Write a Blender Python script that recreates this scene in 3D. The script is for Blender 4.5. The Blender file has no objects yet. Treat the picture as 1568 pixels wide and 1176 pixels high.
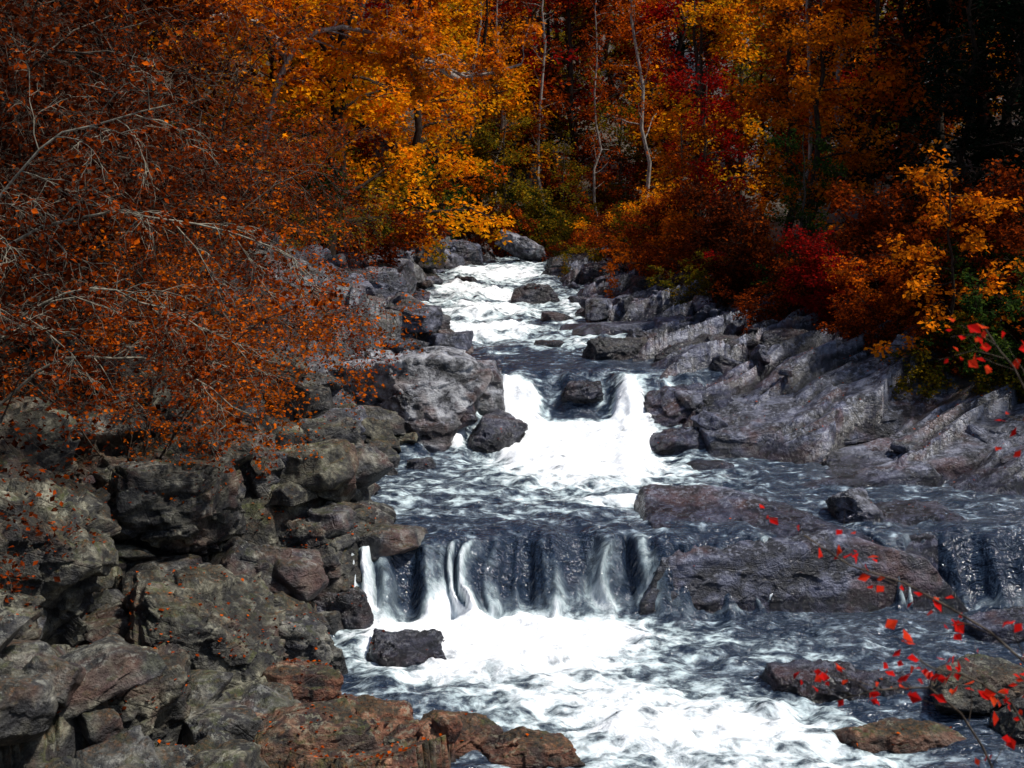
import bpy, bmesh, math, numpy as np
from mathutils import Vector, Matrix, Euler
sc=bpy.context.scene
# ---------------------------------------------------------------- noise
def _h(ix,iy,iz,s):
    n=(ix*374761393+iy*668265263+iz*1274126177+s*974711)&0xFFFFFFFF
    n=((n^(n>>13))*1274126177)&0xFFFFFFFF
    n=((n^(n>>16))*668265263)&0xFFFFFFFF
    return ((n^(n>>15))&0xFFFFFF)/16777215.0
def vn(p,s=0):
    f=np.floor(p); i=f.astype(np.int64); t=p-f; t=t*t*t*(t*(t*6-15)+10)
    r=0
    for a in (0,1):
        wa=t[:,0] if a else 1-t[:,0]
        for b in (0,1):
            wb=t[:,1] if b else 1-t[:,1]
            for c in (0,1):
                wc=t[:,2] if c else 1-t[:,2]
                r=r+wa*wb*wc*_h(i[:,0]+a,i[:,1]+b,i[:,2]+c,s)
    return r*2-1
def fbm(p,o=4,s=0):
    r=0;a=.5
    for k in range(o):
        r=r+a*vn(p*(2.03**k)+k*17.3,s+k); a*=.5
    return r
def P3(x,y,z=0.0):
    x=np.asarray(x,float); return np.stack([x,np.broadcast_to(y,x.shape).astype(float),np.broadcast_to(z,x.shape).astype(float)],-1)
def cells2(u,v,s=0):
    iu=np.floor(u).astype(np.int64); iv=np.floor(v).astype(np.int64)
    best=np.full(u.shape,9.);rid=np.zeros(u.shape);du=np.zeros(u.shape);dv=np.zeros(u.shape)
    for a in (-1,0,1):
        for b in (-1,0,1):
            cu=iu+a;cv=iv+b; z=np.zeros_like(cu)
            x=cu+_h(cu,cv,z,s+1);y=cv+_h(cu,cv,z,s+2)
            d=np.hypot(u-x,v-y); m=d<best
            rid=np.where(m,_h(cu,cv,z,s+3),rid); du=np.where(m,u-x,du); dv=np.where(m,v-y,dv); best=np.where(m,d,best)
    return rid,du,dv
def cells3(p,s=0):
    i=np.floor(p).astype(np.int64)
    best=np.full(len(p),9.);rid=np.zeros(len(p))
    for a in (-1,0,1):
        for b in (-1,0,1):
            for c in (-1,0,1):
                q=[i[:,0]+a,i[:,1]+b,i[:,2]+c]
                d=(p[:,0]-q[0]-_h(*q,s+1))**2+(p[:,1]-q[1]-_h(*q,s+2))**2+(p[:,2]-q[2]-_h(*q,s+3))**2
                m=d<best; rid=np.where(m,_h(*q,s+4),rid); best=np.where(m,d,best)
    return rid
def sstep(a,b,x):
    t=np.clip((x-a)/(b-a),0,1); return t*t*(3-2*t)
def norm(v): return v/np.maximum(np.linalg.norm(v,axis=-1,keepdims=True),1e-9)
# ---------------------------------------------------------------- mesh helpers
def mesh_np(name,V,F,mats,mi=None,fattr=None,vattr=None,smooth=True):
    me=bpy.data.meshes.new(name); V=np.asarray(V,np.float32); F=np.asarray(F,np.int32); k=F.shape[1]
    me.vertices.add(len(V)); me.vertices.foreach_set('co',V.ravel())
    me.loops.add(F.size); me.loops.foreach_set('vertex_index',F.ravel())
    me.polygons.add(len(F)); me.polygons.foreach_set('loop_start',np.arange(0,F.size,k,dtype=np.int32))
    me.polygons.foreach_set('use_smooth',np.full(len(F),smooth,dtype=bool) if np.isscalar(smooth) else smooth)
    for m in mats: me.materials.append(m)
    if mi is not None: me.polygons.foreach_set('material_index',np.asarray(mi,np.int32))
    me.update(calc_edges=True)
    for n,a in (fattr or {}).items():
        t=me.attributes.new(n,'FLOAT','FACE'); t.data.foreach_set('value',np.asarray(a,np.float32))
    for n,a in (vattr or {}).items():
        t=me.attributes.new(n,'FLOAT','POINT'); t.data.foreach_set('value',np.asarray(a,np.float32))
    return me
def obj(name,me,loc=(0,0,0),rot=(0,0,0),scale=1,parent=None):
    o=bpy.data.objects.new(name,me); o.location=loc; o.rotation_euler=rot
    o.scale=(scale,)*3 if np.isscalar(scale) else scale
    sc.collection.objects.link(o)
    if parent: o.parent=parent
    return o
# ---------------------------------------------------------------- node helpers
class NT:
    def __init__(s,name):
        s.m=bpy.data.materials.new(name); s.m.use_nodes=True; s.t=s.m.node_tree; s.t.nodes.clear()
        s.out=s.t.nodes.new('ShaderNodeOutputMaterial')
    def n(s,typ,ins=None,**kw):
        nd=s.t.nodes.new('ShaderNode'+typ)
        for k,v in kw.items(): setattr(nd,k,v)
        for k,v in (ins or {}).items():
            if isinstance(v,bpy.types.NodeSocket): s.t.links.new(v,nd.inputs[k])
            else: nd.inputs[k].default_value=v
        return nd
    def math(s,op,a,b=0.0,clamp=False):
        return s.n('Math',{0:a,1:b},operation=op,use_clamp=clamp).outputs[0]
    def attr(s,name): return s.n('Attribute',attribute_name=name).outputs['Fac']
    def ramp(s,fac,stops):
        r=s.n('ValToRGB',{0:fac}); e=r.color_ramp.elements
        while len(e)<len(stops): e.new(.5)
        for x,(p,c) in zip(e,stops): x.position=p; x.color=(c if isinstance(c,tuple) else (c,c,c))[:3]+(1,)
        return r.outputs[0]
    def mix(s,f,a,b,blend='MIX'):
        m=s.n('Mix',data_type='RGBA',blend_type=blend)
        for k,v in ((0,f),(6,a),(7,b)):
            if isinstance(v,bpy.types.NodeSocket): s.t.links.new(v,m.inputs[k])
            else: m.inputs[k].default_value=(v if not isinstance(v,tuple) else v+(1,)) 
        return m.outputs[2]
    def noise(s,vec,scale,detail=6,rough=.55,dist=0):
        return s.n('TexNoise',{'Vector':vec,'Scale':scale,'Detail':detail,'Roughness':rough,'Distortion':dist}).outputs[0]
    def mapv(s,vec,sc_,rot=(0,0,0)):
        return s.n('Mapping',{'Vector':vec,'Scale':sc_,'Rotation':rot}).outputs[0]
    def done(s,sh): s.t.links.new(sh,s.out.inputs[0]); return s.m
def rock_material():
    N=NT('river_rock'); g_=N.n('NewGeometry'); pos=g_.outputs['Position']; nz=N.n('SeparateXYZ',{0:g_.outputs['Normal']}).outputs[2]
    wet=N.attr('wet'); tint=N.attr('tint'); forest=N.attr('forest'); cav=N.attr('cavity_shade'); t01=N.math('MULTIPLY',tint,1.,True)
    big=N.noise(pos,.9,3,.6,.6); mid=N.noise(pos,3.6,7,.70,.2); fine=N.noise(pos,20,3,.7)
    strata=N.noise(N.mapv(pos,(.8,1.5,3.6),(.5,.25,.4)),1.5,4,.6,.3)
    lich=N.ramp(mid,[(.38,(.011,.010,.008)),(.47,(.055,.050,.032)),(.56,(.17,.155,.10)),(.68,(.46,.43,.30))])
    slate=N.ramp(N.math('ADD',N.math('MULTIPLY',mid,.5),N.math('MULTIPLY',strata,.5)),[(.40,(.010,.012,.024)),(.48,(.042,.048,.082)),(.56,(.12,.13,.20)),(.66,(.42,.44,.53))])
    col=N.mix(t01,lich,slate)
    pale=N.math('SUBTRACT',tint,1.0,True)
    col=N.mix(N.math('MULTIPLY',pale,.85),col,N.ramp(mid,[(.40,(.025,.025,.028)),(.47,(.30,.30,.31)),(.58,(.70,.70,.70))]))
    rust=N.ramp(big,[(.52,0.),(.62,1.)]); col=N.mix(N.math('MULTIPLY',rust,.5),col,(.14,.052,.028))
    col=N.mix(N.math('MULTIPLY',N.math('MULTIPLY',tint,-1.2,True),.9),col,N.ramp(mid,[(.38,(.025,.008,.005)),(.48,(.19,.050,.018)),(.60,(.42,.19,.10))]))
    dark=N.ramp(N.noise(pos,1.7,3,.65,.6),[(.42,1.),(.53,0.)]); col=N.mix(N.math('MULTIPLY',dark,.8),col,(.010,.010,.012))
    up=N.ramp(nz,[(.4,0.),(.8,1.)]); inv=N.math('SUBTRACT',1.0,t01,True)
    spots=N.ramp(N.noise(pos,11,4,.75),[(.53,0.),(.58,1.)])
    col=N.mix(N.math('MULTIPLY',N.math('MULTIPLY',spots,up),.5),col,N.mix(t01,(.36,.35,.24),(.40,.42,.50)))
    moss=N.math('MULTIPLY',N.math('MULTIPLY',N.ramp(N.noise(pos,2.9,5,.72,.4),[(.52,0.),(.60,1.)]),up),inv)
    col=N.mix(N.math('MULTIPLY',moss,.8),col,N.ramp(fine,[(.35,(.02,.026,.005)),(.65,(.10,.11,.018))]))
    soil=N.math('MULTIPLY',N.math('MULTIPLY',N.ramp(N.noise(pos,1.9,5,.7),[(.48,0.),(.55,1.)]),up),inv)
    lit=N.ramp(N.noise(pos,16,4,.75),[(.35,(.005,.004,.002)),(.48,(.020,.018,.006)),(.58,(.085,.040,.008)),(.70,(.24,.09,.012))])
    col=N.mix(N.math('MULTIPLY',soil,.85),col,lit)
    wn=N.ramp(N.math('ADD',wet,N.math('MULTIPLY',N.math('SUBTRACT',mid,.5),.9)),[(.3,0.),(.6,1.)])
    col=N.mix(N.math('MULTIPLY',wn,.8),col,N.mix(1.0,col,(.22,.20,.24),'MULTIPLY'))
    cv=N.ramp(cav,[(.18,.22),(.5,.85),(.85,1.)]); col=N.mix(1.0,col,cv,'MULTIPLY')  # crevice shade painted into the rock colour, hollows multiplied darker
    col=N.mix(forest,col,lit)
    ro=N.math('SUBTRACT',N.math('SUBTRACT',.68,N.math('MULTIPLY',t01,.32)),N.math('MULTIPLY',wn,.24)); ro=N.math('ADD',ro,N.math('MULTIPLY',N.math('SUBTRACT',fine,.5),.4))
    crk=N.ramp(N.n('TexVoronoi',{'Vector':N.mapv(pos,(1,1.6,2.2),(.3,.2,.5)),'Scale':.8},feature='DISTANCE_TO_EDGE').outputs[0],[(.0,0.),(.015,1.)])
    h=N.math('ADD',N.math('MULTIPLY',mid,1.2),N.math('MULTIPLY',fine,.3)); h=N.math('ADD',h,N.math('MULTIPLY',strata,.5)); h=N.math('ADD',h,N.math('MULTIPLY',crk,.10))
    b=N.n('Bump',{'Height':h,'Strength':1.,'Distance':.11})
    p=N.n('BsdfPrincipled',{'Base Color':col,'Roughness':ro,'Normal':b.outputs[0]})
    return N.done(p.outputs[0])
def leaf_material(name,stops,trans=.35):
    N=NT(name); r=N.attr('rnd'); ob=N.n('ObjectInfo').outputs['Random']
    f=N.math('ADD',N.math('MULTIPLY',r,.85),N.math('MULTIPLY',ob,.15))
    c=N.ramp(f,stops)
    d=N.n('BsdfDiffuse',{0:c}); t=N.n('BsdfTranslucent',{0:c})
    return N.done(N.n('MixShader',{0:trans,1:d.outputs[0],2:t.outputs[0]}).outputs[0])
def bark_material(name,a,b):
    N=NT(name); tc=N.n('TexCoord').outputs['Object']
    f=N.noise(N.mapv(tc,(6,6,1.5)),3,3,.7)
    return N.done(N.n('BsdfDiffuse',{'Color':N.ramp(f,[(.35,a),(.65,b)])}).outputs[0])
def water_material():
    N=NT('river_water'); pos=N.n('NewGeometry').outputs['Position']; foam=N.attr('foam'); fl=N.attr('fall')
    s1=N.noise(N.mapv(pos,(1.7,2.3,.7)),1.5,5,.62,.35)
    s2=N.noise(N.mapv(pos,(4.5,7,.8),(0,0,.25)),1.5,3,.62,.1)
    k=N.math('ADD',N.math('MULTIPLY',N.math('SUBTRACT',s1,.5),2.3),N.math('MULTIPLY',N.math('SUBTRACT',s2,.5),1.15))
    k=N.math('MULTIPLY',k,N.math('SUBTRACT',1.0,N.math('MULTIPLY',fl,.55)))
    f=N.ramp(N.math('ADD',foam,k),[(.26,0.),(.50,.13),(.72,.55),(1.,1.)])
    rp=N.noise(N.mapv(pos,(2.0,5.,2.)),2.0,3,.55,.3); h=N.math('ADD',N.math('ADD',s1,N.math('MULTIPLY',s2,.35)),N.math('MULTIPLY',rp,1.4))
    b=N.n('Bump',{'Height':h,'Strength':1.,'Distance':.10})
    wtr=N.n('BsdfPrincipled',{'Base Color':(.015,.026,.046,1),'Roughness':.10,'IOR':1.42,'Normal':b.outputs[0]})
    fc=N.ramp(N.math('ADD',foam,N.math('MULTIPLY',N.math('SUBTRACT',s1,.5),1.2)),[(.2,(.40,.50,.63)),(.62,(.66,.79,.80)),(.98,(.90,.92,.93))])
    fo=N.n('BsdfDiffuse',{'Color':fc,'Normal':N.n('Bump',{'Height':s1,'Strength':.6,'Distance':.14}).outputs[0]})
    return N.done(N.n('MixShader',{0:f,1:wtr.outputs[0],2:fo.outputs[0]}).outputs[0])
ROCK=rock_material(); WATER=water_material()
BARK_D=bark_material('dark_bark',(.014,.010,.008),(.06,.042,.032))
BARK_P=bark_material('pale_bark',(.12,.10,.085),(.42,.38,.33))
BARK_G=bark_material('grey_twig_bark',(.02,.015,.012),(.15,.12,.09))
Y_=leaf_material('yellow_orange_leaves',[(0.,(.07,.075,.006)),(.3,(.40,.21,.006)),(.6,(.90,.32,.005)),(1.,(.95,.20,.004))])
YO=leaf_material('amber_leaves',[(0.,(.10,.04,.005)),(.35,(.45,.13,.005)),(.7,(.92,.25,.006)),(1.,(.92,.14,.004))])
O_=leaf_material('orange_leaves',[(0.,(.05,.022,.004)),(.35,(.28,.060,.004)),(.7,(.74,.15,.004)),(1.,(.60,.035,.004))])
R_=leaf_material('rust_leaves',[(0.,(.014,.005,.003)),(.42,(.10,.016,.003)),(.72,(.36,.050,.004)),(1.,(.80,.14,.006))])
BR=leaf_material('brown_leaves',[(0.,(.010,.004,.003)),(.50,(.050,.010,.003)),(.78,(.20,.030,.004)),(1.,(.85,.16,.006))])
RED=leaf_material('red_leaves',[(0.,(.04,.003,.003)),(.5,(.22,.006,.005)),(1.,(.50,.015,.006))])
SCAR=leaf_material('scarlet_leaves',[(0.,(.45,.006,.006)),(.6,(.8,.015,.012)),(1.,(.85,.10,.02))],.5)
OL=leaf_material('olive_leaves',[(0.,(.016,.028,.005)),(.4,(.10,.095,.008)),(.75,(.34,.19,.008)),(1.,(.48,.13,.006))])
GR=leaf_material('green_leaves',[(0.,(.006,.016,.005)),(.5,(.028,.060,.012)),(1.,(.13,.17,.016))])
HEM=leaf_material('hemlock_needles',[(0.,(.002,.005,.003)),(1.,(.008,.016,.008))],.1)
# ---------------------------------------------------------------- river layout (metres)
WY=np.array([(-60,0),(16.98,0),(17.22,.22),(17.48,.60),(17.75,.90),(18.2,1.0),(23.0,1.05),(23.6,1.15),(25.1,1.55),(25.7,1.95),(26.2,2.22),(26.8,2.26),(30,2.28),(31.5,2.3),(32.3,2.42),(35,2.5),(36,2.62),(38.6,2.78),(39.8,2.95),(43.2,3.1),(44.8,3.27),(50,3.36),(400,3.4)])
LR=np.array([(-60,2,4),(8,.2,5),(12.2,-.3,6),(13.0,-1.2,6.5),(13.6,-1.9,7.5),(14.4,-2.2,9.5),(15.7,-2.6,12),(17.2,-2.75,12),(17.7,-2.2,12),(19.8,-2.6,9.5),(21.3,-2.7,6.6),(23.4,-2.3,4.6),(24.5,-1.5,3.7),(26,-.6,3.1),(27.5,-1.4,3.3),(29,-2.0,3.3),(32,-2.4,2.6),(35,-2.6,2.1),(40,-2.9,2.0),(47,-2.3,2.1),(55,0,4),(65,8,11),(80,25,28),(400,300,303)])
def W(y): return np.interp(y,WY[:,0],WY[:,1])
_ys=np.arange(-60,400,.1); _g=np.exp(-(np.arange(-20,21)*.1)**2/(2*.8**2)); _g/=_g.sum()
_ws=np.convolve(np.pad(W(_ys),20,mode='edge'),_g,'valid')
def Wsm(y): return np.interp(y,_ys,_ws)
def ground(x,y,full=False):
    x=np.asarray(x,float);y=np.asarray(y,float)
    L=np.interp(y,LR[:,0],LR[:,1]);R=np.interp(y,LR[:,0],LR[:,2])
    e=.30*vn(P3(y*.9,0*x,3.3),5)+.18*vn(P3(y*2.7,0*x,1.3),6)
    sl=L-x+e; sr=x-R+e
    near=sstep(20,16,y); nn_=sstep(14.2,12.8,y)
    bl=(.62-.22*near)*np.clip(sl,0,3.5)+.34*np.clip(sl-3.5,0,6)+.5*np.clip(sl-9.5,0,90)-nn_*.30*np.clip(sl,0,1.8)
    br=(.2-.05*sstep(21,23,y))*np.clip(sr,0,5)+.3*np.clip(sr-5,0,5)+.5*np.clip(sr-10,0,90)
    s=np.maximum(sl,sr); out=Wsm(y)+np.where(sl>sr,bl,br)
    bed=W(y-.7)-.12-np.clip(-s*.5,0,.45)
    f=sstep(-.5,.25,s); z=bed*(1-f)+out*f
    fl=4.8+2.2*near
    forest=np.where(sl>sr,sstep(fl-1.2,fl+.4,sl+.9*vn(P3(x*.6,y*.6),9)),sstep(4.6,6.0,sr+.9*vn(P3(x*.5,y*.5),9)-.8*sstep(22,20,y)+1.2*sstep(30,34,y)))
    forest=np.where(y>52,sstep(.5,2,s),forest); forest=np.where((y<9),np.maximum(forest,sstep(8,5,y)),forest)
    rock=1-forest
    wx=x+.35*fbm(P3(x*.8,y*.8),3,20); wy=y+.35*fbm(P3(x*.8,y*.8,9.),3,21)
    isL=sl>sr
    r0,u0,v0=cells2(wx/2.1,wy/1.7,25); r1,u1,v1=cells2(wx/.95,wy/.8,30); r2,u2,v2=cells2(wx/.36,wy/.3,40)
    lft=(.46*(r0-.5)+.35*u0-.2*v0)*(1-.6*nn_*sstep(2.6,1.2,sl))+.38*(r1-.5)+.20*u1-.16*v1+.18*(r2-.5)
    a=(wx*.86+wy*.5);b=(-wx*.5+wy*.86)
    r3,u3,v3=cells2(a/4.2,b/1.25,50); r4,u4,v4=cells2(a/1.6,b/.5,60)
    rgt=.42*(r3-.5)-.55*v3+.28*u3+.13*(r4-.5)-.12*v4
    gap=.55*np.exp(-((x-7.6)/.35)**2)+.4*np.exp(-((x-9.7)/.5)**2)
    led=sstep(1.75,2.3,x+.2*vn(P3(x*2,y*2),8))*sstep(16.9,18.4,y+.3*vn(P3(x*.9,y*.4),7))*sstep(20.0,19.2,y+.4*vn(P3(x*.7,y*.7),17))
    z=np.where(led>0,np.maximum(z,-.4+led*(1.40-.25*sstep(5.6,5.0,x)-gap+.26*(r3-.5)-.10*v3+.14*(r4-.5))),z)
    amp=rock*sstep(-.6,.5,s)
    z=z+amp*np.where(isL,lft,rgt)
    z=z+.10*fbm(P3(x*1.7,y*1.7),4,70)*(.4+.6*f)+ .35*fbm(P3(x*.25,y*.25),3,71)*forest
    z=np.maximum(z,np.where(y<6,4.3-.75*np.maximum(y,0),-9))
    if full: return z,forest,isL,s,led
    return z
def gz(x,y): return float(ground(np.array([x]),np.array([y]))[0])
def axis(segs):
    o=[]
    for a,b,st in segs: o.append(np.arange(a,b-1e-6,st))
    return np.concatenate(o+[[segs[-1][1]]])
gx=axis([(-320,-60,20),(-60,-20,2),(-20,-8,.35),(-8,12,.055),(12,24,.3),(24,60,2),(60,320,20)])
gy=axis([(-60,0,6),(0,9,.3),(9,30,.055),(30,56,.14),(56,110,1.),(110,320,10)])
X,Y=np.meshgrid(gx,gy); xs=X.ravel();ys=Y.ravel()
z,fo,isL,sd,led=ground(xs,ys,True)
nx=len(gx);ny=len(gy)
def gridF(nx,ny):
    i=(np.arange(ny-1)[:,None]*nx+np.arange(nx-1)[None,:]).ravel()
    return np.stack([i,i+1,i+nx+1,i+nx],1)
Z=z.reshape(ny,nx); bl_=Z.copy()
for _ in range(3):
    q=np.pad(bl_,2,mode='edge'); bl_=(q[:-4,2:-2]+q[4:,2:-2]+q[2:-2,:-4]+q[2:-2,4:]+q[2:-2,2:-2])/5
ground_shade=np.clip(.55+(Z-bl_).ravel()*7.,0,1)  # painted shade mask for the ground, low in dips below the blurred height
isLt=isL&(sd>-.3)
wet=np.maximum(sstep(.42,.0,z-np.interp(ys,_ys,_ws)),.45*(led>.1)); tint=np.where(isLt,.10,1.0)*1.0; tint=np.where(isLt&(ys>22),.6,tint); tint=np.where((~isLt)&(ys<15.5),.3,tint)
tint=np.where((~isLt)&(ys>20)&(ys<30),1.0+.25*sstep(1.5,4,sd),tint)
tint=np.where(isLt&(ys<14.6)&(sd<2.6),-.95*sstep(2.6,1.7,sd),tint)
wet=np.where(isLt&(ys<14.6)&(sd>.3),wet*.5,wet)
GV=np.stack([xs,ys,z],1)
obj('ground',mesh_np('ground',GV,gridF(nx,ny),[ROCK],vattr={'wet':wet,'tint':tint,'forest':fo,'cavity_shade':ground_shade}))
# ---------------------------------------------------------------- water
wxs=axis([(-5.5,-3,.12),(-3,6,.04),(6,14,.09)]); wys=axis([(6,12,.15),(12,16.6,.045),(16.6,18.3,.025),(18.3,23,.045),(23,27,.035),(27,46,.07),(46,66,.2)])
X,Y=np.meshgrid(wxs,wys); xs=X.ravel();ys=Y.ravel()
lip=.42*vn(P3(xs*.7,0*xs,5.),80)+.20*vn(P3(xs*2.1,ys*.3,2.),81)+.10*vn(P3(xs*5,ys*1.,2.),82)
lip2=np.where(ys<21,lip,np.where(ys<30,lip*1.2,lip*2.2+1.2*vn(P3(xs*.6,ys*.2,4.),83)))
zz=W(ys+lip2)
def blob(cx,cy,rx,ry,k=1.):
    a=(xs-cx)/rx;b=(ys-cy)/ry
    return k*np.exp(-(a*a+b*b)**1.5)
foam=np.full(xs.shape,.24)+.18*sstep(18.5,19.2,ys)*sstep(5,3.5,xs)-.14*sstep(3.5,5.5,xs)*sstep(17.5,16.5,ys)
for b in [blob(-.1,16.5,2.3,.75,1.15),blob(-.4,15.6,1.9,.8,.6),blob(.3,14.9,2.2,.9,.40),blob(1.7,13.8,2.3,.9,.5),blob(2.5,12.6,2.2,1.2,.55),blob(4.0,15.8,2.4,.6,.22),
          blob(1.3,22.9,1.5,1.0,1.),blob(1.5,21.9,1.7,1.0,.5),blob(.9,24.1,1.35,1.1,1.1),blob(.05,25.5,.5,.9,1.1),blob(2.5,25.4,.40,.8,.9),blob(2.3,24.4,.7,.7,.8),
          blob(-1.1,24.2,.15,.7,1.),blob(1.9,19.9,1.5,.3,.5),blob(.6,20.8,2.6,.8,.14),blob(-.6,33.4,2,1.0,.5),blob(-.8,36.6,2,1.1,.45),blob(-.8,40.2,1.8,1.5,.5),blob(-.7,44.9,1.8,1.6,.5),blob(7.1,16.6,2.6,.25,.4),blob(-1,32.1,1.8,.4,.4),blob(-.5,47.5,1.4,1.,.5)]:
    foam=foam+b
foam=foam-blob(1.35,25.4,.55,.55,.75)-blob(2.0,24.1,.25,.5,.3)
rap=sstep(29.5,32,ys); foam=foam+rap*(.12+.45*fbm(P3(xs*1.1,ys*.7),4,90))
foam=foam-.3*sstep(26.4,27,ys)*sstep(30,29,ys)
fall=sstep(16.95,17.15,ys+lip)*sstep(17.95,17.7,ys+lip)
xw=xs+.12*vn(P3(xs*1.5,ys*2.,0.),99)+.10*(17.8-ys)*vn(P3(xs*.9,0*xs,7.),98)
st=vn(P3(xw*1.5,ys*.4,0.),91)*.55+vn(P3(xw*4.5,ys*.6,0.),93)*.45+vn(P3(xw*12.,ys*.8,0.),92)*.35
foam=foam*(1-.9*fall)+fall*(.08+.95*np.clip(st-.02,0,1)+.5*np.exp(-((xs+2.0)/.3)**2)+.5*np.exp(-((xw-1.35)/.25)**2)+.35*np.exp(-((xw+1.0)/.2)**2)+.35*sstep(17.45,17.0,ys+lip))
fall2=sstep(25.2,25.4,ys)*sstep(26.3,26.,ys); foam=foam+fall2*.35*st
foam=np.clip(foam,0,1.2)
tb=np.clip(foam,0,1)
chop=fbm(P3(xs*2.0+.6*vn(P3(xs,ys),31),ys*2.6),4,95)
zz=zz+(.06+.14*tb)*chop*(1-.7*fall)+.05*(1-fall)*fbm(P3(xs*.8,ys*2.2),3,96)+.13*rap*fbm(P3(xs*.9,ys*1.0),3,97)
zz=zz+.10*fall*st+.08*sstep(.75,1.1,foam)
yy=ys-.22*fall*st
obj('river',mesh_np('river',np.stack([xs,yy,zz],1),gridF(len(wxs),len(wys)),[WATER],vattr={'foam':foam,'fall':fall}))
# ---------------------------------------------------------------- rocks
ICO={}
def ico(k):
    if k not in ICO:
        bm=bmesh.new(); bmesh.ops.create_icosphere(bm,subdivisions=k+1,radius=1)
        V=np.array([v.co[:] for v in bm.verts]); F=np.array([[v.index for v in f.verts] for f in bm.faces]); bm.free(); ICO[k]=(V,F)
    return ICO[k]
UPS=[]
def rockgeo(c,s,seed,rot=0.,tilt=(0,0),lvl=5,tintv=.5,sharp=30,npl=10,dk=1.):
    rng=np.random.default_rng(seed); D,F=ico(lvl)
    n=norm(rng.normal(size=(npl,3))); n=np.concatenate([n,[[0,0,1],[0,0,-1],[1,.1,.15],[-1,0,.1],[.1,1,.1],[0,-1,.2]]]); n=norm(n+rng.normal(size=n.shape)*.08)
    d=rng.uniform(.66,1.0,len(n)); d[npl]=.8
    q=np.maximum(D@n.T,0)/d; r=(np.sum(q**sharp,1))**(-1./sharp)
    S=np.array(s); p=D*r[:,None]*S; m=float(min(s)); M=float(np.mean(s))
    w=p+rng.uniform(0,50,3)
    d1=.14*m*fbm(w*(1.0/M)*1.3,5,seed%97); d2=.18*m*dk*(cells3(w*np.array([1,1,1.8])*(1.5/M)+.3*np.stack([vn(w*2,1)]*3,1),seed%31)-.5)
    disp=d1+d2; cv=.55+d2/(m+1e-6)*1.6+d1/(m+1e-6)*1.2  # cv: painted shade mask, low where the rock surface is sunken
    if lvl>=5:
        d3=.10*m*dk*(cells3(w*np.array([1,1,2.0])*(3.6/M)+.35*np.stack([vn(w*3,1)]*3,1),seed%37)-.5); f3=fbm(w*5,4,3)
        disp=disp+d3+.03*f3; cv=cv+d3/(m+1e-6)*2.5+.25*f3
    p=p+D*disp[:,None]
    R=np.array(Euler((tilt[0],tilt[1],rot)).to_matrix()); p=p@R.T+np.array(c)
    wt=sstep(.30,.02,p[:,2]-np.maximum(W(p[:,1]-.3),0))
    return p,F,wt,np.full(len(p),tintv),np.clip(cv,0,1)
def rock(name,c,s,seed,rot,tilt,lvl,ti):
    sl_=name=='slate_slab'
    p,F,wt,t,cv=rockgeo(c,s,seed,rot,tilt,lvl,ti,60 if sl_ else 30,6 if sl_ else 10,dk={'slate_slab':.45,'lichen_boulder':1.35,'ledge_rock':1.2,'pale_boulder':.7}.get(name,1.))
    if name=='wet_rock': wt=np.maximum(wt,.5)
    if name=='rusty_rock': wt=wt*.5
    UPS.append(p[ico(lvl)[0][:,2]>.35])
    return obj(name,mesh_np(name,p,F,[ROCK],vattr={'wet':wt,'tint':t,'forest':np.zeros(len(p)),'cavity_shade':cv}))
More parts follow.
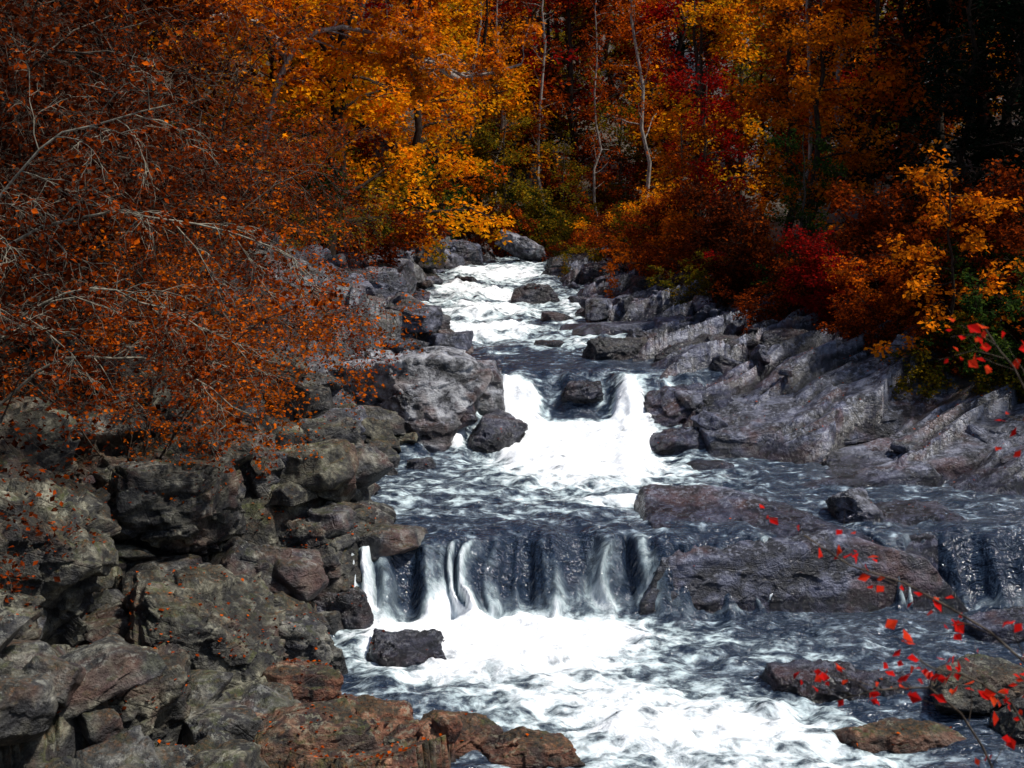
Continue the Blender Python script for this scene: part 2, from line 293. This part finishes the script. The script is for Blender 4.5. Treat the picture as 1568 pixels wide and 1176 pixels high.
HERO=[
 ('pale_boulder',(-2.5,25.2,1.75),(2.05,2.0,1.3),11,.2,(0,-.08),6,1.9),('pale_boulder',(-1.05,26.4,1.9),(1.05,1.4,.7),12,0,(0,0),5,1.7),
 ('boulder',(-3.9,33,3.15),(1.5,1.4,1.1),13,.3,(0,.05),6,.8),('boulder',(-4.2,30.0,2.5),(1.8,1.3,.8),14,0,(0,0),5,.7),
 ('ledge_rock',(-3.35,19.4,1.35),(1.15,1.1,.42),15,.1,(0,0),6,.2),('ledge_rock',(-3.0,17.9,.75),(1.15,1.0,.78),16,-.2,(0,-.1),6,.25),
 ('lichen_boulder',(-5.6,13.4,1.9),(1.3,1.4,1.2),17,.15,(0,.1),6,.1),('lichen_boulder',(-3.75,14.3,.70),(1.2,1.5,.85),18,.4,(.1,.22),6,.1),
 ('lichen_boulder',(-4.7,16.6,1.75),(1.1,.9,.75),20,.6,(0,0),6,.2),('lichen_boulder',(-4.2,11.9,.75),(1.1,.9,.75),21,.6,(0,0),6,.1),
 ('lichen_boulder',(-5.2,18.9,2.2),(1.0,.9,.7),22,.2,(0,0),5,.2),('lichen_boulder',(-6.6,15.3,2.6),(1.2,1.1,.9),61,.2,(0,0),6,.1),('lichen_boulder',(-5.6,11.4,1.5),(1.1,.9,.8),62,.9,(0,0),6,.1),('lichen_boulder',(-2.75,15.3,.3),(.6,.8,.45),63,.2,(0,.2),5,.3),
 ('lichen_boulder',(-3.9,18.2,1.2),(.8,.7,.6),64,.2,(0,0),5,.2),('lichen_boulder',(-3.8,21.6,1.5),(1.0,.9,.7),65,.7,(0,0),5,.3),('boulder',(-3.4,23.2,1.4),(.9,.8,.7),66,.7,(0,0),5,.7),
 ('wet_rock',(-2.6,17.1,.12),(.65,.6,.42),23,.3,(0,0),5,.7),('wet_rock',(-1.35,15.6,-.10),(.65,.5,.38),24,0,(0,0),5,.8),
 ('wet_rock',(-.35,24.0,1.25),(.65,.75,.45),25,-.5,(0,.35),5,.8),('wet_rock',(-1.65,22.4,1.02),(.32,.25,.2),26,0,(0,0),4,.7),
 ('wet_rock',(1.45,25.9,1.85),(.5,.4,.3),85,0,(0,0),5,.8),
 ('slate_slab',(3.65,18.6,.42),(2.7,1.9,.80),27,.05,(.20,-.10),6,1.05),('pale_boulder',(5.4,19.0,1.05),(.38,.5,.42),28,.2,(0,0),5,1.3),
 ('slate_slab',(6.6,18.9,.30),(1.1,1.1,.85),29,.1,(.1,0),6,.9),('slate_slab',(8.7,18.5,.25),(.9,1,.75),30,.1,(.1,0),5,.9),('wet_rock',(6.9,16.6,-.02),(.9,.5,.3),71,.1,(0,-.1),5,1.),
 ('pebbled_rock',(5.65,14.2,.1),(.85,.55,.42),31,.1,(0,0),5,.15),('wet_rock',(3.75,14.6,-.05),(.65,.42,.32),32,.2,(0,0),5,.9),('wet_rock',(4.5,14.5,-.02),(.45,.35,.27),33,0,(0,0),5,.9),
 ('rusty_rock',(4.3,13.1,-.05),(.9,.35,.25),72,.1,(0,0),5,-.7),('river_boulder',(6.2,13.2,.1),(.9,.5,.35),73,.1,(0,0),5,.3),
 ('rusty_rock',(.2,12.7,0.),(.55,.4,.26),74,.1,(0,0),5,-1.),('rusty_rock',(-.7,12.9,.08),(.6,.45,.28),75,.6,(0,0),5,-.8),('rusty_rock',(-1.6,13.2,.15),(.6,.5,.3),76,.1,(0,.1),5,-.9),('rusty_rock',(-2.2,12.5,.3),(.8,.5,.3),77,.3,(0,0),5,-.5),('rusty_rock',(-2.6,13.9,.35),(.6,.5,.3),78,.3,(0,.1),5,-.7),
 ('wet_rock',(2.35,28.8,2.3),(.9,.5,.5),34,.2,(0,0),5,.5),('wet_rock',(3.95,28,2.3),(.85,.6,.5),35,0,(0,0),5,.6),('wet_rock',(5.1,28.3,2.4),(.95,.6,.45),36,.3,(0,0),5,.6),('wet_rock',(6.5,28,2.6),(1.1,.7,.45),37,0,(0,0),5,.7),
 ('slate_slab',(5.2,24.6,1.36),(2.5,1.4,.55),38,.25,(.12,-.18),6,1.1),('slate_slab',(8.0,25.3,1.8),(2.9,1.4,.62),39,.3,(.14,-.14),6,1.2),('slate_slab',(7.6,22.6,1.05),(2.4,1.1,.45),40,.25,(.12,-.18),6,1.15),('slate_slab',(9.9,22.6,1.45),(2.,1.1,.6),41,.25,(.1,-.14),6,1.2),
 ('wet_rock',(3.7,25.6,1.55),(1.2,.95,.6),42,0,(0,0),5,1.),('wet_rock',(3.6,22.3,.98),(.5,.3,.2),43,.2,(0,0),4,.9),('wet_rock',(3.4,24.0,1.12),(1.1,.6,.35),52,.3,(0,-.1),5,1.),('slate_slab',(6.3,21.2,.9),(1.6,.6,.35),67,.2,(.05,-.12),5,1.1),
 ('wet_rock',(.7,38.8,2.95),(.8,.5,.38),44,0,(0,0),5,.6),('wet_rock',(3.2,42,3.25),(1.2,.8,.5),45,0,(0,0),5,.8),('slate_slab',(3.6,36.2,2.6),(1.9,1.6,.4),46,.2,(.05,-.06),5,1.1),('slate_slab',(2.8,33,2.4),(1.3,1,.32),47,.3,(.04,-.06),5,1.1),
 ('slate_slab',(4.6,32.3,2.5),(1.3,.9,.4),48,.1,(.05,-.05),5,1.1),('pale_boulder',(.4,50,4.0),(1.2,.5,.5),49,-.3,(0,.45),5,1.6),('wet_rock',(-2.5,31.7,2.35),(.45,.3,.25),50,0,(0,0),4,.7),
 ('wet_rock',(1.2,35,2.55),(.5,.35,.22),81,.4,(0,0),4,.7),('wet_rock',(-1.6,42.3,3.05),(.5,.35,.25),82,.4,(0,0),4,.7),('wet_rock',(1.6,44.5,3.25),(.6,.4,.25),83,.4,(0,0),4,.7),('wet_rock',(.9,30.8,2.28),(.4,.25,.15),84,.1,(0,0),4,.7),
 ('boulder',(-3.9,43.5,3.7),(1.2,.9,.7),51,-.4,(0,.35),5,1.),('boulder',(-2.9,46.2,3.8),(1.1,.7,.45),53,-.3,(0,.4),5,1.2),('boulder',(-4.3,40,3.5),(1.3,1.,.7),54,0,(0,.3),5,.8),('boulder',(-1.9,49,3.8),(.9,.8,.5),55,0,(0,.2),5,1.),
 ('wet_rock',(2.5,47,3.5),(1.2,.8,.4),56,0,(0,0),5,.6),('wet_rock',(4.6,39,3.1),(1.0,.9,.45),57,0,(0,0),5,.7)]
for h in HERO: rock(*h)
def scatter(name,N,yr,fx,smin,smax,seed,tf,sink=.3,pw=3.):
    rng=np.random.default_rng(seed); A=[[],[],[],[],[]];o=0
    ys_=rng.uniform(*yr,N); xs_=fx(ys_,rng); zs=ground(xs_,ys_)
    sz=smin+(smax-smin)*rng.uniform(0,1,N)**pw
    for i in range(N):
        s=sz[i]; lv=4 if s>.28 else 3
        ti=tf(rng)
        p,F,w,t,cv=rockgeo((xs_[i],ys_[i],zs[i]+s*sink),(s*rng.uniform(.8,1.5),s*rng.uniform(.7,1.1),s*rng.uniform(.4,.8)),int(rng.integers(1e6)),rng.uniform(0,6),(rng.normal()*.3,rng.normal()*.3),lv,ti,40,8)
        if ti<0: w=w*.5
        for l,v in zip(A,(p,F+o,w,t,cv)): l.append(v)
        o+=len(p)
    V,F,w,t,cv=[np.concatenate(l) for l in A]
    obj(name,mesh_np(name,V,F,[ROCK],vattr={'wet':w,'tint':t,'forest':np.zeros(len(V)),'cavity_shade':cv}))
def Lf(y): return np.interp(y,LR[:,0],LR[:,1])
def Rf(y): return np.interp(y,LR[:,0],LR[:,2])
scatter('river_stones',380,(13.8,24),lambda y,r:Lf(y)-np.abs(r.normal(size=len(y)))*2.9+.25,.08,.6,1,lambda r:r.uniform(0,.45),.3,2.2)
scatter('river_stones',150,(9.5,13.8),lambda y,r:r.uniform(-6.5,-2.4,len(y)),.08,.55,6,lambda r:r.uniform(0,.4),.3,2.2)
scatter('river_stones',240,(12.1,14.5),lambda y,r:np.minimum(r.uniform(-3.4,1.0,len(y)),Lf(y)+.5),.05,.26,2,lambda r:r.uniform(-1.2,.3),.2)
scatter('river_stones',150,(24,50),lambda y,r:Lf(y)-np.abs(r.normal(size=len(y)))*1.5+.2,.15,.75,3,lambda r:r.uniform(.4,1.2))
scatter('river_stones',80,(20,50),lambda y,r:Rf(y)+np.abs(r.normal(size=len(y)))*2.0-.2,.12,.5,4,lambda r:r.uniform(.6,1.2))
scatter('river_stones',150,(12.3,13.6),lambda y,r:r.uniform(3.9,7.5,len(y)),.05,.2,5,lambda r:r.uniform(-1,.5),.5)
# ---------------------------------------------------------------- plants
def grow(P,R,n,t0,t1,length,ang,rng,m=5,up=0.,droop=0.,wig=.12,rf=.6,flat=1.,tap=.5,rmin=.004):
    N,m0,_=P.shape; idx=np.repeat(np.arange(N),n); K=len(idx)
    t=t0+(t1-t0)*((np.tile(np.arange(n),N)+rng.uniform(0,1,K))/n)
    sg=np.clip(t*(m0-1),0,m0-1.001); i0=sg.astype(int); f=(sg-i0)[:,None]
    a=P[idx,i0];b=P[idx,i0+1]; pos=a*(1-f)+b*f; tan=norm(b-a); pr=R[idx,i0]*(1-f[:,0])+R[idx,i0+1]*f[:,0]
    v=rng.normal(size=(K,3)); pv=norm(v-(v*tan).sum(1,keepdims=True)*tan); pv[:,2]*=flat; pv=norm(pv)
    an=(ang*rng.uniform(.75,1.25,K))[:,None]; d=tan*np.cos(an)+pv*np.sin(an); d[:,2]+=up; d=norm(d)
    L=length*rng.uniform(.55,1.2,K)*(1-tap*t)
    Q=np.zeros((K,m,3)); Q[:,0]=pos
    for k in range(1,m):
        d=norm(d+rng.normal(size=(K,3))*wig+np.array([0,0,-droop])/m)
        Q[:,k]=Q[:,k-1]+d*(L/(m-1))[:,None]
    r0=np.maximum(pr*rf,rmin); RR=r0[:,None]*np.linspace(1,.3,m)[None,:]
    return Q,RR
class Plant:
    def __init__(s): s.V=[];s.F=[];s.M=[];s.A=[];s.S=[];s.o=0
    def add(s,V,F,m,a,sm): s.V.append(V);s.F.append(F+s.o);s.M.append(np.full(len(F),m));s.A.append(a);s.S.append(np.full(len(F),sm));s.o+=len(V)
    def tubes(s,P,R,k=6):
        N,m,_=P.shape; T=np.zeros_like(P); T[:,1:-1]=P[:,2:]-P[:,:-2];T[:,0]=P[:,1]-P[:,0];T[:,-1]=P[:,-1]-P[:,-2];T=norm(T)
        ref=np.zeros((N,1,3)); md=np.abs(T.mean(1)); ref[np.arange(N),0,md.argmin(1)]=1
        u=norm(np.cross(T,np.broadcast_to(ref,T.shape))); v=np.cross(T,u); a=np.arange(k)*2*np.pi/k
        V=P[:,:,None]+R[:,:,None,None]*(np.cos(a)[None,None,:,None]*u[:,:,None]+np.sin(a)[None,None,:,None]*v[:,:,None])
        i=np.arange(N)[:,None,None]*m*k;j=np.arange(m-1)[None,:,None]*k;c=np.arange(k)[None,None,:];c2=(c+1)%k
        F=np.stack([i+j+c,i+j+c2,i+j+k+c2,i+j+k+c],-1).reshape(-1,4)
        s.add(V.reshape(-1,3),F,0,np.zeros(len(F)),True)
    def leaves(s,P,n,size,spread,rng,droop=.3,flat=1.2,t0=.1,clump=.5):
        N,m,_=P.shape; idx=np.repeat(np.arange(N),n);K=len(idx)
        t=rng.uniform(t0,1,K)*(m-1.001);i0=t.astype(int);f=(t-i0)[:,None]
        p=P[idx,i0]*(1-f)+P[idx,i0+1]*f+rng.normal(size=(K,3))*spread*np.array([1,1,.6])
        a=rng.normal(size=(K,3));a[:,2]=a[:,2]*.5-droop;a=norm(a)
        nn=rng.normal(size=(K,3))*.8;nn[:,2]+=flat;b=norm(np.cross(nn,a)); sz=(size*rng.uniform(.55,1.3,K))[:,None]
        w=sz*rng.uniform(.28,.45,K)[:,None]; up=np.cross(a,b)*sz*.12
        V=np.stack([p,p+a*sz*.5+b*w+up,p+a*sz,p+a*sz*.5-b*w+up],1).reshape(-1,3)
        F=np.arange(4*K).reshape(-1,4); cl=rng.uniform(0,1,N)[idx]
        s.add(V,F,1,np.clip(clump*cl+(1-clump)*rng.uniform(0,1,K),0,1),False)
    def mesh(s,name,bark,leaf):
        return mesh_np(name,np.concatenate(s.V),np.concatenate(s.F),[bark,leaf],np.concatenate(s.M),{'rnd':np.concatenate(s.A)},smooth=np.concatenate(s.S))
def poly(pts,r0,r1,m=12,wig=0,rng=None):
    pts=np.array(pts,float);t=np.linspace(0,len(pts)-1,m)
    P=np.stack([np.interp(t,np.arange(len(pts)),pts[:,i]) for i in range(3)],1)
    P[1:-1]=(P[:-2]+2*P[1:-1]+P[2:])/4
    if wig: P[1:]+=rng.normal(size=(m-1,3))*wig
    return P[None],np.linspace(r0,r1,m)[None]
def tree_mesh(name,h,r,bark,leaf,seed,rad=3.,n=(18,7,5),nl=10,ls=.13,t0=.3,lean=(0,0),up=.1,droop=.5,spread=.12,flat=.5):
    g=np.random.default_rng(seed);p=Plant()
    P,R=poly([(0,0,-.4),(lean[0]*.15,lean[1]*.15,h*.3),(lean[0]*.5,lean[1]*.5,h*.65),(lean[0],lean[1],h)],r,r*.2,12,h*.008,g); p.tubes(P,R,8)
    P1,R1=grow(P,R,n[0],t0,.98,rad,1.15,g,7,up,droop,.13,.45,1,.45,.012);p.tubes(P1,R1,5)
    P2,R2=grow(P1,R1,n[1],.2,1,rad*.42,.8,g,5,.02,droop*.6,.16,.55,flat,.4,.006)
    if bark is not BARK_P: p.tubes(P2,R2,3)
    P3_,R3=grow(P2,R2,n[2],.15,1,rad*.2,.8,g,3,0,droop*.6,.2,.55,flat,.3,.004)
    if ls<.12: p.tubes(P3_,R3,3)
    p.leaves(P3_,nl,ls,spread,g); return p.mesh(name,bark,leaf)
def shrub_mesh(name,h,bark,leaf,seed,stems=7,n=(8,5,4),nl=8,ls=.09,open_=.6,droop=.8,spread=.07,r=.03,l1=.35):
    g=np.random.default_rng(seed);p=Plant(); N=stems
    az=g.uniform(0,6.28,N);th=g.uniform(.15,open_,N);d=np.stack([np.cos(az)*np.sin(th),np.sin(az)*np.sin(th),np.cos(th)],1)
    P=np.zeros((N,9,3));P[:,0]=d*[.1,.1,0]*h*.3+[0,0,-.2]; L=h*g.uniform(.7,1.15,N)
    for k in range(1,9):
        d=norm(d+g.normal(size=(N,3))*.12+np.array([0,0,-droop/9*(k/5)]));P[:,k]=P[:,k-1]+d*(L/8)[:,None]
    R=r*np.linspace(1,.3,9)[None]*g.uniform(.6,1.2,N)[:,None];p.tubes(P,R,6)
    P1,R1=grow(P,R,n[0],.15,1,h*l1,.8,g,6,.05,droop,.2,.5,1,.4,.008);p.tubes(P1,R1,4)
    P2,R2=grow(P1,R1,n[1],.15,1,h*l1*.45,.8,g,5,0,droop*.6,.22,.6,.8,.3,.005);p.tubes(P2,R2,3)
    P3_,R3=grow(P2,R2,n[2],.1,1,h*l1*.22,.8,g,3,0,droop*.5,.25,.6,.8,.3,.0035);p.tubes(P3_,R3,3)
    p.leaves(P3_,nl,ls,spread,g);return p.mesh(name,bark,leaf)
def place(name,me,x,y,s=1,rot=0,dz=-.1,mat=None,parent=None,tilt=(0,0)):
    o=obj(name,me,(x,y,gz(x,y)+dz),(tilt[0],tilt[1],rot),s,parent)
    if mat:
        o.material_slots[1].link='OBJECT';o.material_slots[1].material=mat
    return o
YT=tree_mesh('yellow_maple_tree',11.5,.24,BARK_D,Y_,101,4.2,(24,8,6),12,.16,.12,(1.6,-.5),.12,.55,.16,.35)
place('yellow_maple_tree',YT,-5.3,36,1,0)
place('yellow_maple_tree',YT,-7.2,40,1.15,2.2)
YT2=tree_mesh('orange_maple_tree',11,.2,BARK_D,O_,102,3.3,(20,7,6),10,.15,.2,(.4,0),.12,.5,.14,.4)
TA=tree_mesh('broadleaf_a',10,.17,BARK_D,O_,103,3.0,(18,7,5),8,.17,.15,(.5,.3),.15,.5,.16)
TB=tree_mesh('broadleaf_b',13,.2,BARK_G,R_,104,3.6,(20,7,5),7,.18,.25,(-.6,.3),.2,.4,.18)
TC=tree_mesh('broadleaf_c',8,.12,BARK_G,OL,105,2.4,(18,6,5),8,.15,.08,(.2,-.4),.1,.5,.14)
BIR=tree_mesh('birch',15,.10,BARK_P,O_,106,1.8,(18,5,4),6,.13,.30,(-1.6,0),.25,.3,.14)
BIR2=tree_mesh('birch_b',14,.09,BARK_P,R_,107,1.6,(18,5,4),5,.13,.30,(.2,0),.3,.3,.14)
HT=tree_mesh('hemlock',14,.2,BARK_D,HEM,108,3.2,(46,8,4),6,.17,.04,(0,0),-.1,.5,.12,.2)
THK=shrub_mesh('thicket_a',6.2,BARK_G,BR,201,9,(8,6,4),5,.085,.85,1.1,.08,.03,.34)
THK2=shrub_mesh('thicket_b',5.2,BARK_G,BR,202,8,(9,6,4),5,.08,1.0,1.3,.08,.026,.36)
SH=shrub_mesh('shrub_a',2.6,BARK_D,R_,203,9,(7,5,4),8,.085,1.0,1.0,.06,.02,.4)
SH2=shrub_mesh('shrub_b',3.4,BARK_D,O_,204,8,(8,5,4),8,.10,.8,.8,.08,.022,.35)
rng=np.random.default_rng(7)
for i,(x,y,s) in enumerate([(-6.8,15.4,.9),(-7.4,17.6,1.05),(-6.2,19.8,.95),(-7.9,21.5,1.1),(-6.3,23.5,.9),(-8.6,14.6,1.2),(-9.5,18.5,1.3),(-6.8,26.5,.9),(-8.5,25,1.1),(-10.5,22,1.4),(-7.8,29.5,1.1),(-10.5,28,1.4),(-5.6,21.3,.7),(-5.6,17.6,.65),(-12,19,1.5),(-5.9,28.5,.6),(-6.6,32.5,.7)]):
    place('rusty_thicket_shrub',THK if i%2 else THK2,x,y,s,i*1.7,-.2,[R_,None,O_,None,R_,None,None,R_,None,None,R_,None,R_,O_,None,R_,OL][i])
R_bank=[(4.6,41),(5.3,39.5),(5.7,37),(5.6,34.8),(6.2,32.5),(6.9,30.5),(7.6,28.8),(8.4,27.6),(9.6,26.6),(10.4,25.6),(11.2,24.6),(6.3,43),(7.4,36),(8.2,32),(9.1,30),(10.6,28),(12.2,26.5),(4.2,45),(5,48),(3.9,50),(2.4,53),(12.5,24.2),(11.6,22.8),(6.5,34.5),(10,31.5),(12.5,28.8),(14,26)]
mats=[R_,O_,R_,OL,BR,R_,RED,O_,R_,GR,R_,R_,O_,GR,R_,BR,BR,OL,Y_,R_,OL,OL,GR,RED,R_,GR,R_]
for i,(x,y) in enumerate(R_bank): place('autumn_shrub',SH if i%2 else SH2,x,y,rng.uniform(.7,1.1),rng.uniform(0,6),-.15,mats[i])
for i,(x,y) in enumerate([(-6.0,35),(-5.2,38.5),(-5.6,41),(-5,44),(-4.2,47.5),(-3.5,50),(-1.8,52),(-7,37.5),(-.2,54),(1.2,55),(-6.6,44),(-2.5,55),(0.4,57),(3.6,56),(5.6,57),(2.6,59),(7.2,59),(4.8,62),(6.8,54)]):
    place('autumn_shrub',SH2 if i%2 else SH,x,y,rng.uniform(.8,1.3),rng.uniform(0,6),-.15,[GR,R_,OL,R_,OL,GR,BR][i%7])
place('birch_tree',BIR,5.6,50.5,1,0)
place('birch_tree',BIR2,1.2,56,1.1,0); place('birch_tree',BIR2,3.8,56,.9,2); place('birch_tree',BIR2,11.0,42,1.1,1); place('birch_tree',BIR2,9.2,39,.9,3)
place('birch_tree',BIR2,-.6,58,1.0,4); place('birch_tree',BIR,-2.0,56,.9,2.5)
for n,me,x,y,s,r,m in [('olive_tree',TC,-.4,54.5,.75,0,OL),('olive_tree',TC,2.2,57,.7,2,OL),('yellow_maple_tree',TA,7.8,52,1.05,1,Y_),('red_maple_tree',TC,6.9,46,.85,2,RED),('orange_maple_tree',TA,9.4,42,.95,3,O_),
    ('rusty_oak_tree',TA,10.8,38,.95,4,O_),('orange_maple_tree',YT2,8.8,36.5,.75,1,YO),('orange_maple_tree',TC,6.0,43.5,.6,5,O_),('green_maple_tree',TC,8.2,35,.55,3,GR),('rusty_oak_tree',TB,13.6,40,.95,2,R_),('hemlock_tree',HT,13.5,34,.9,0,None),('hemlock_tree',HT,16,36.5,1.1,2,None),
    ('hemlock_tree',HT,12.5,40.5,.9,4,None),('hemlock_tree',HT,15,30.5,.95,1,None),('hemlock_tree',HT,11.4,31.5,.65,3,None),('hemlock_tree',HT,12.2,29.3,.55,5,None),('rusty_oak_tree',TA,14.6,28.0,.75,1,R_),('rusty_oak_tree',TB,-10.5,34,.9,2,BR),('rusty_oak_tree',TB,-13,28,.95,4,BR),('rusty_oak_tree',TA,-9.2,30,1.0,0,BR),
    ('orange_maple_tree',YT2,-3.2,43,1.05,2,Y_),('orange_maple_tree',TA,-6.5,47,1.2,1,O_),('rusty_oak_tree',TA,-3.2,53,1.1,3,O_),('rusty_oak_tree',TA,8.8,58,1.2,2,R_),('olive_tree',TC,5.0,60,1.0,2,OL),('rusty_oak_tree',TA,3.2,66,1.0,2,BR),('orange_maple_tree',TA,7.0,66,1.1,5,O_),
    ('yellow_maple_tree',YT2,-.8,60,1.1,4,Y_),('olive_tree',TA,1.8,63,1.2,1,OL)]:
    place(n,me,x,y,s,r,-.2,m)
SM=tree_mesh('small_amber_maple',4.1,.06,BARK_D,YO,110,1.5,(15,5,4),9,.11,.12,(-.3,0),.05,.4,.09,.3)
place('small_maple_tree',SM,9.0,25.0,1,0); 
SHG=shrub_mesh('green_bush',1.9,BARK_D,GR,205,9,(7,5,4),8,.08,1.1,.8,.06,.015,.4)
place('green_bush',SHG,9.2,24.6,.9,0,-.1,OL);place('green_bush',SHG,10.6,24.0,1,2);place('green_bush',SHG,8.2,26.2,.8,2,-.1,R_)
def limb(name,pts,r,seed,bark,leaf,n=(9,6,4),ln=1.3,nl=8,ls=.1,drp=.5,extra=()):
    g=np.random.default_rng(seed);p=Plant()
    for q in (pts,)+tuple(extra):
        P,R=poly(q,r,r*.3,14,.02,g);p.tubes(P,R,7)
        P1,R1=grow(P,R,n[0],.25,1,ln,.9,g,6,.05,drp,.18,.5,.8,.3,.008);p.tubes(P1,R1,4)
        P2,R2=grow(P1,R1,n[1],.2,1,ln*.45,.8,g,5,0,drp,.22,.6,.7,.3,.005);p.tubes(P2,R2,3)
        P3_,R3=grow(P2,R2,n[2],.2,1,ln*.22,.8,g,4,0,drp,.22,.6,.7,.3,.004);p.tubes(P3_,R3,3)
        p.leaves(P3_,nl,ls,.06,g)
    return obj(name,p.mesh(name,bark,leaf))
limb('sycamore_tree',[(-7.0,33.5,3.2),(-6.8,33.5,7.0),(-6.0,33.6,9.7),(-5.0,34,10.6),(-3.2,34,10.2),(-1.3,34,9.0),(.3,34,9.5)],.10,301,BARK_P,YO,(18,6,4),1.5,7,.14,.3,extra=([(-1.4,34,9.05),(-2.3,33.8,9.6),(-3,33.8,10.3)],[(-6.0,33.6,9.7),(-6.8,33,10.7),(-7.9,32.6,10.5)]))
BARK_M=bark_material('weathered_twig_bark',(.09,.08,.06),(.36,.33,.25))
limb('bare_branched_shrub',[(-7.2,14.2,2.2),(-6.6,14.1,4.6),(-5.6,14,5.6),(-4.6,14,5.85),(-3.4,14.1,5.7),(-2.5,14.3,5.3)],.024,302,BARK_M,R_,(12,6,4),1.2,3,.08,.7,
  extra=([(-7.0,14.4,2.4),(-5.9,14.4,4.6),(-4.8,14.6,5.0),(-3.5,14.9,4.3)],[(-6.9,14,3.0),(-6.2,13.8,5.4),(-5.0,13.8,6.7),(-3.8,14,7.0)],[(-7.2,15,2.6),(-5.8,15.2,4.0),(-4.5,15.6,4.0),(-3.4,16,3.1)]))
def redshrub():
    g=np.random.default_rng(303);p=Plant()
    for q in ([(2.9,4.6,1.2),(2.6,4.8,3.0),(2.3,5.0,4.0),(1.8,5.1,4.3),(1.25,5.1,4.55)],[(2.9,4.6,1.2),(2.5,4.9,2.6),(2.15,5.2,3.55),(1.8,5.2,3.9),(1.45,5.2,3.8)],[(2.95,4.7,1.3),(2.7,5.0,3.6),(2.42,5.2,4.6),(2.2,5.2,5.2),(2.0,5.2,5.45)],[(2.9,4.6,1.4),(2.5,4.9,3.2),(2.1,5.1,3.9),(1.7,5.0,4.05)]):
        P,R=poly(q,.008,.003,12,.015,g);p.tubes(P,R,6)
        P1,R1=grow(P,R,9,.45,1,.42,.8,g,5,.05,.2,.2,.5,1,.3,.002);p.tubes(P1,R1,4)
        p.leaves(P1,4,.055,.035,g,.5,.4,.3,.3); p.leaves(P[:, 6:],7,.055,.03,g,.5,.4,.1,.3)
    obj('red_leaved_shrub',p.mesh('red_leaved_shrub',BARK_G,SCAR))
redshrub()
# distant forest on the valley sides
par=bpy.data.objects.new('distant_forest',None);sc.collection.objects.link(par)
g=np.random.default_rng(55); k=0
cand=[(x,y) for y in (54,59.5,65,71,78,86,96) for x in np.arange(-34,46,4.6)]
for x,y in cand:
    x+=g.normal()*1.2;y+=g.normal()*1.2
    L=float(Lf(y))-2;R=float(Rf(y))+2
    if (L<x<R and y<60) or abs(x)>4+.45*y or (y<56 and -5<x<9): continue
    me=[TA,TB,TB,YT2,TC,HT if x>11 else TA][int(g.integers(6))]
    mt=[YO,R_,BR,OL,Y_,O_,RED,R_,OL][int(g.integers(9))] if me is not HT else None
    place('forest_tree_part_%d'%k,me,x,y,g.uniform(.95,1.45),g.uniform(0,6),-.3,mt,par);k+=1
for x,y in [(a,b) for b in (29,35,41,47) for a in (-21,-17,-13.5,17,20.5,24)]:
    x+=g.normal();y+=g.normal()
    if abs(x)>3+.45*y: continue
    me=[TA,TB,HT][int(g.integers(3))]
    place('forest_tree_part_%d'%k,me,x,y,g.uniform(.85,1.2),g.uniform(0,6),-.3,(BR if x<0 else R_) if me is not HT else None,par);k+=1
# ---------------------------------------------------------------- fallen leaves
g=np.random.default_rng(66)
U=np.concatenate(UPS); U=U[(U[:,0]<-1.8)|(g.uniform(0,1,len(U))<.10)]
U=U[g.choice(len(U),3000,replace=False)]
mk=(GV[:,1]>9.5)&(GV[:,1]<26)&(GV[:,0]>-8)&(GV[:,0]<11)&(sd>.3); T=GV[mk]; wgt=np.where(T[:,0]<0,1.,.12); T=T[g.choice(len(T),7500,replace=False,p=wgt/wgt.sum())]
C=np.concatenate([U,T])+[0,0,.018]; K=len(C)
a=g.normal(size=(K,3));a[:,2]*=.25;a=norm(a);nn=g.normal(size=(K,3))*.3+[0,0,1];b=norm(np.cross(nn,a));s=g.uniform(.03,.06,K)[:,None]
V=np.stack([C-a*s*.5,C+b*s*.4+[0,0,.005],C+a*s*.5,C-b*s*.4+[0,0,.005]],1).reshape(-1,3)
obj('fallen_leaves',mesh_np('fallen_leaves',V,np.arange(4*K).reshape(-1,4),[R_],fattr={'rnd':g.uniform(.2,1,K)},smooth=False))
# ---------------------------------------------------------------- light, sky, camera
EL,AZ=math.radians(60),math.radians(98)
w=bpy.data.worlds.new('World');sc.world=w;w.use_nodes=True;nt=w.node_tree
sky=nt.nodes.new('ShaderNodeTexSky');sky.sky_type='NISHITA';sky.sun_disc=False;sky.sun_elevation=EL;sky.sun_rotation=AZ
bg=nt.nodes['Background'];nt.links.new(sky.outputs[0],bg.inputs[0]);bg.inputs[1].default_value=.12
sun=bpy.data.lights.new('sun','SUN');sun.energy=4.6;sun.angle=math.radians(5);sun.color=(1,.96,.9)
so=bpy.data.objects.new('sun',sun);sc.collection.objects.link(so)
dv=Vector((math.sin(AZ)*math.cos(EL),math.cos(AZ)*math.cos(EL),math.sin(EL)));so.rotation_euler=dv.to_track_quat('Z','Y').to_euler();so.location=(20,20,40)
cam=bpy.data.cameras.new('camera');co=bpy.data.objects.new('camera',cam);sc.collection.objects.link(co)
co.location=(0,0,6);co.rotation_euler=(math.radians(90-8.65),0,0);cam.lens=43.46;cam.sensor_width=36;cam.clip_end=900;cam.clip_start=.1
cam.dof.use_dof=True;cam.dof.focus_distance=22;cam.dof.aperture_fstop=4
sc.camera=co
sc.view_settings.view_transform='Standard';sc.view_settings.look='None';sc.view_settings.exposure=0
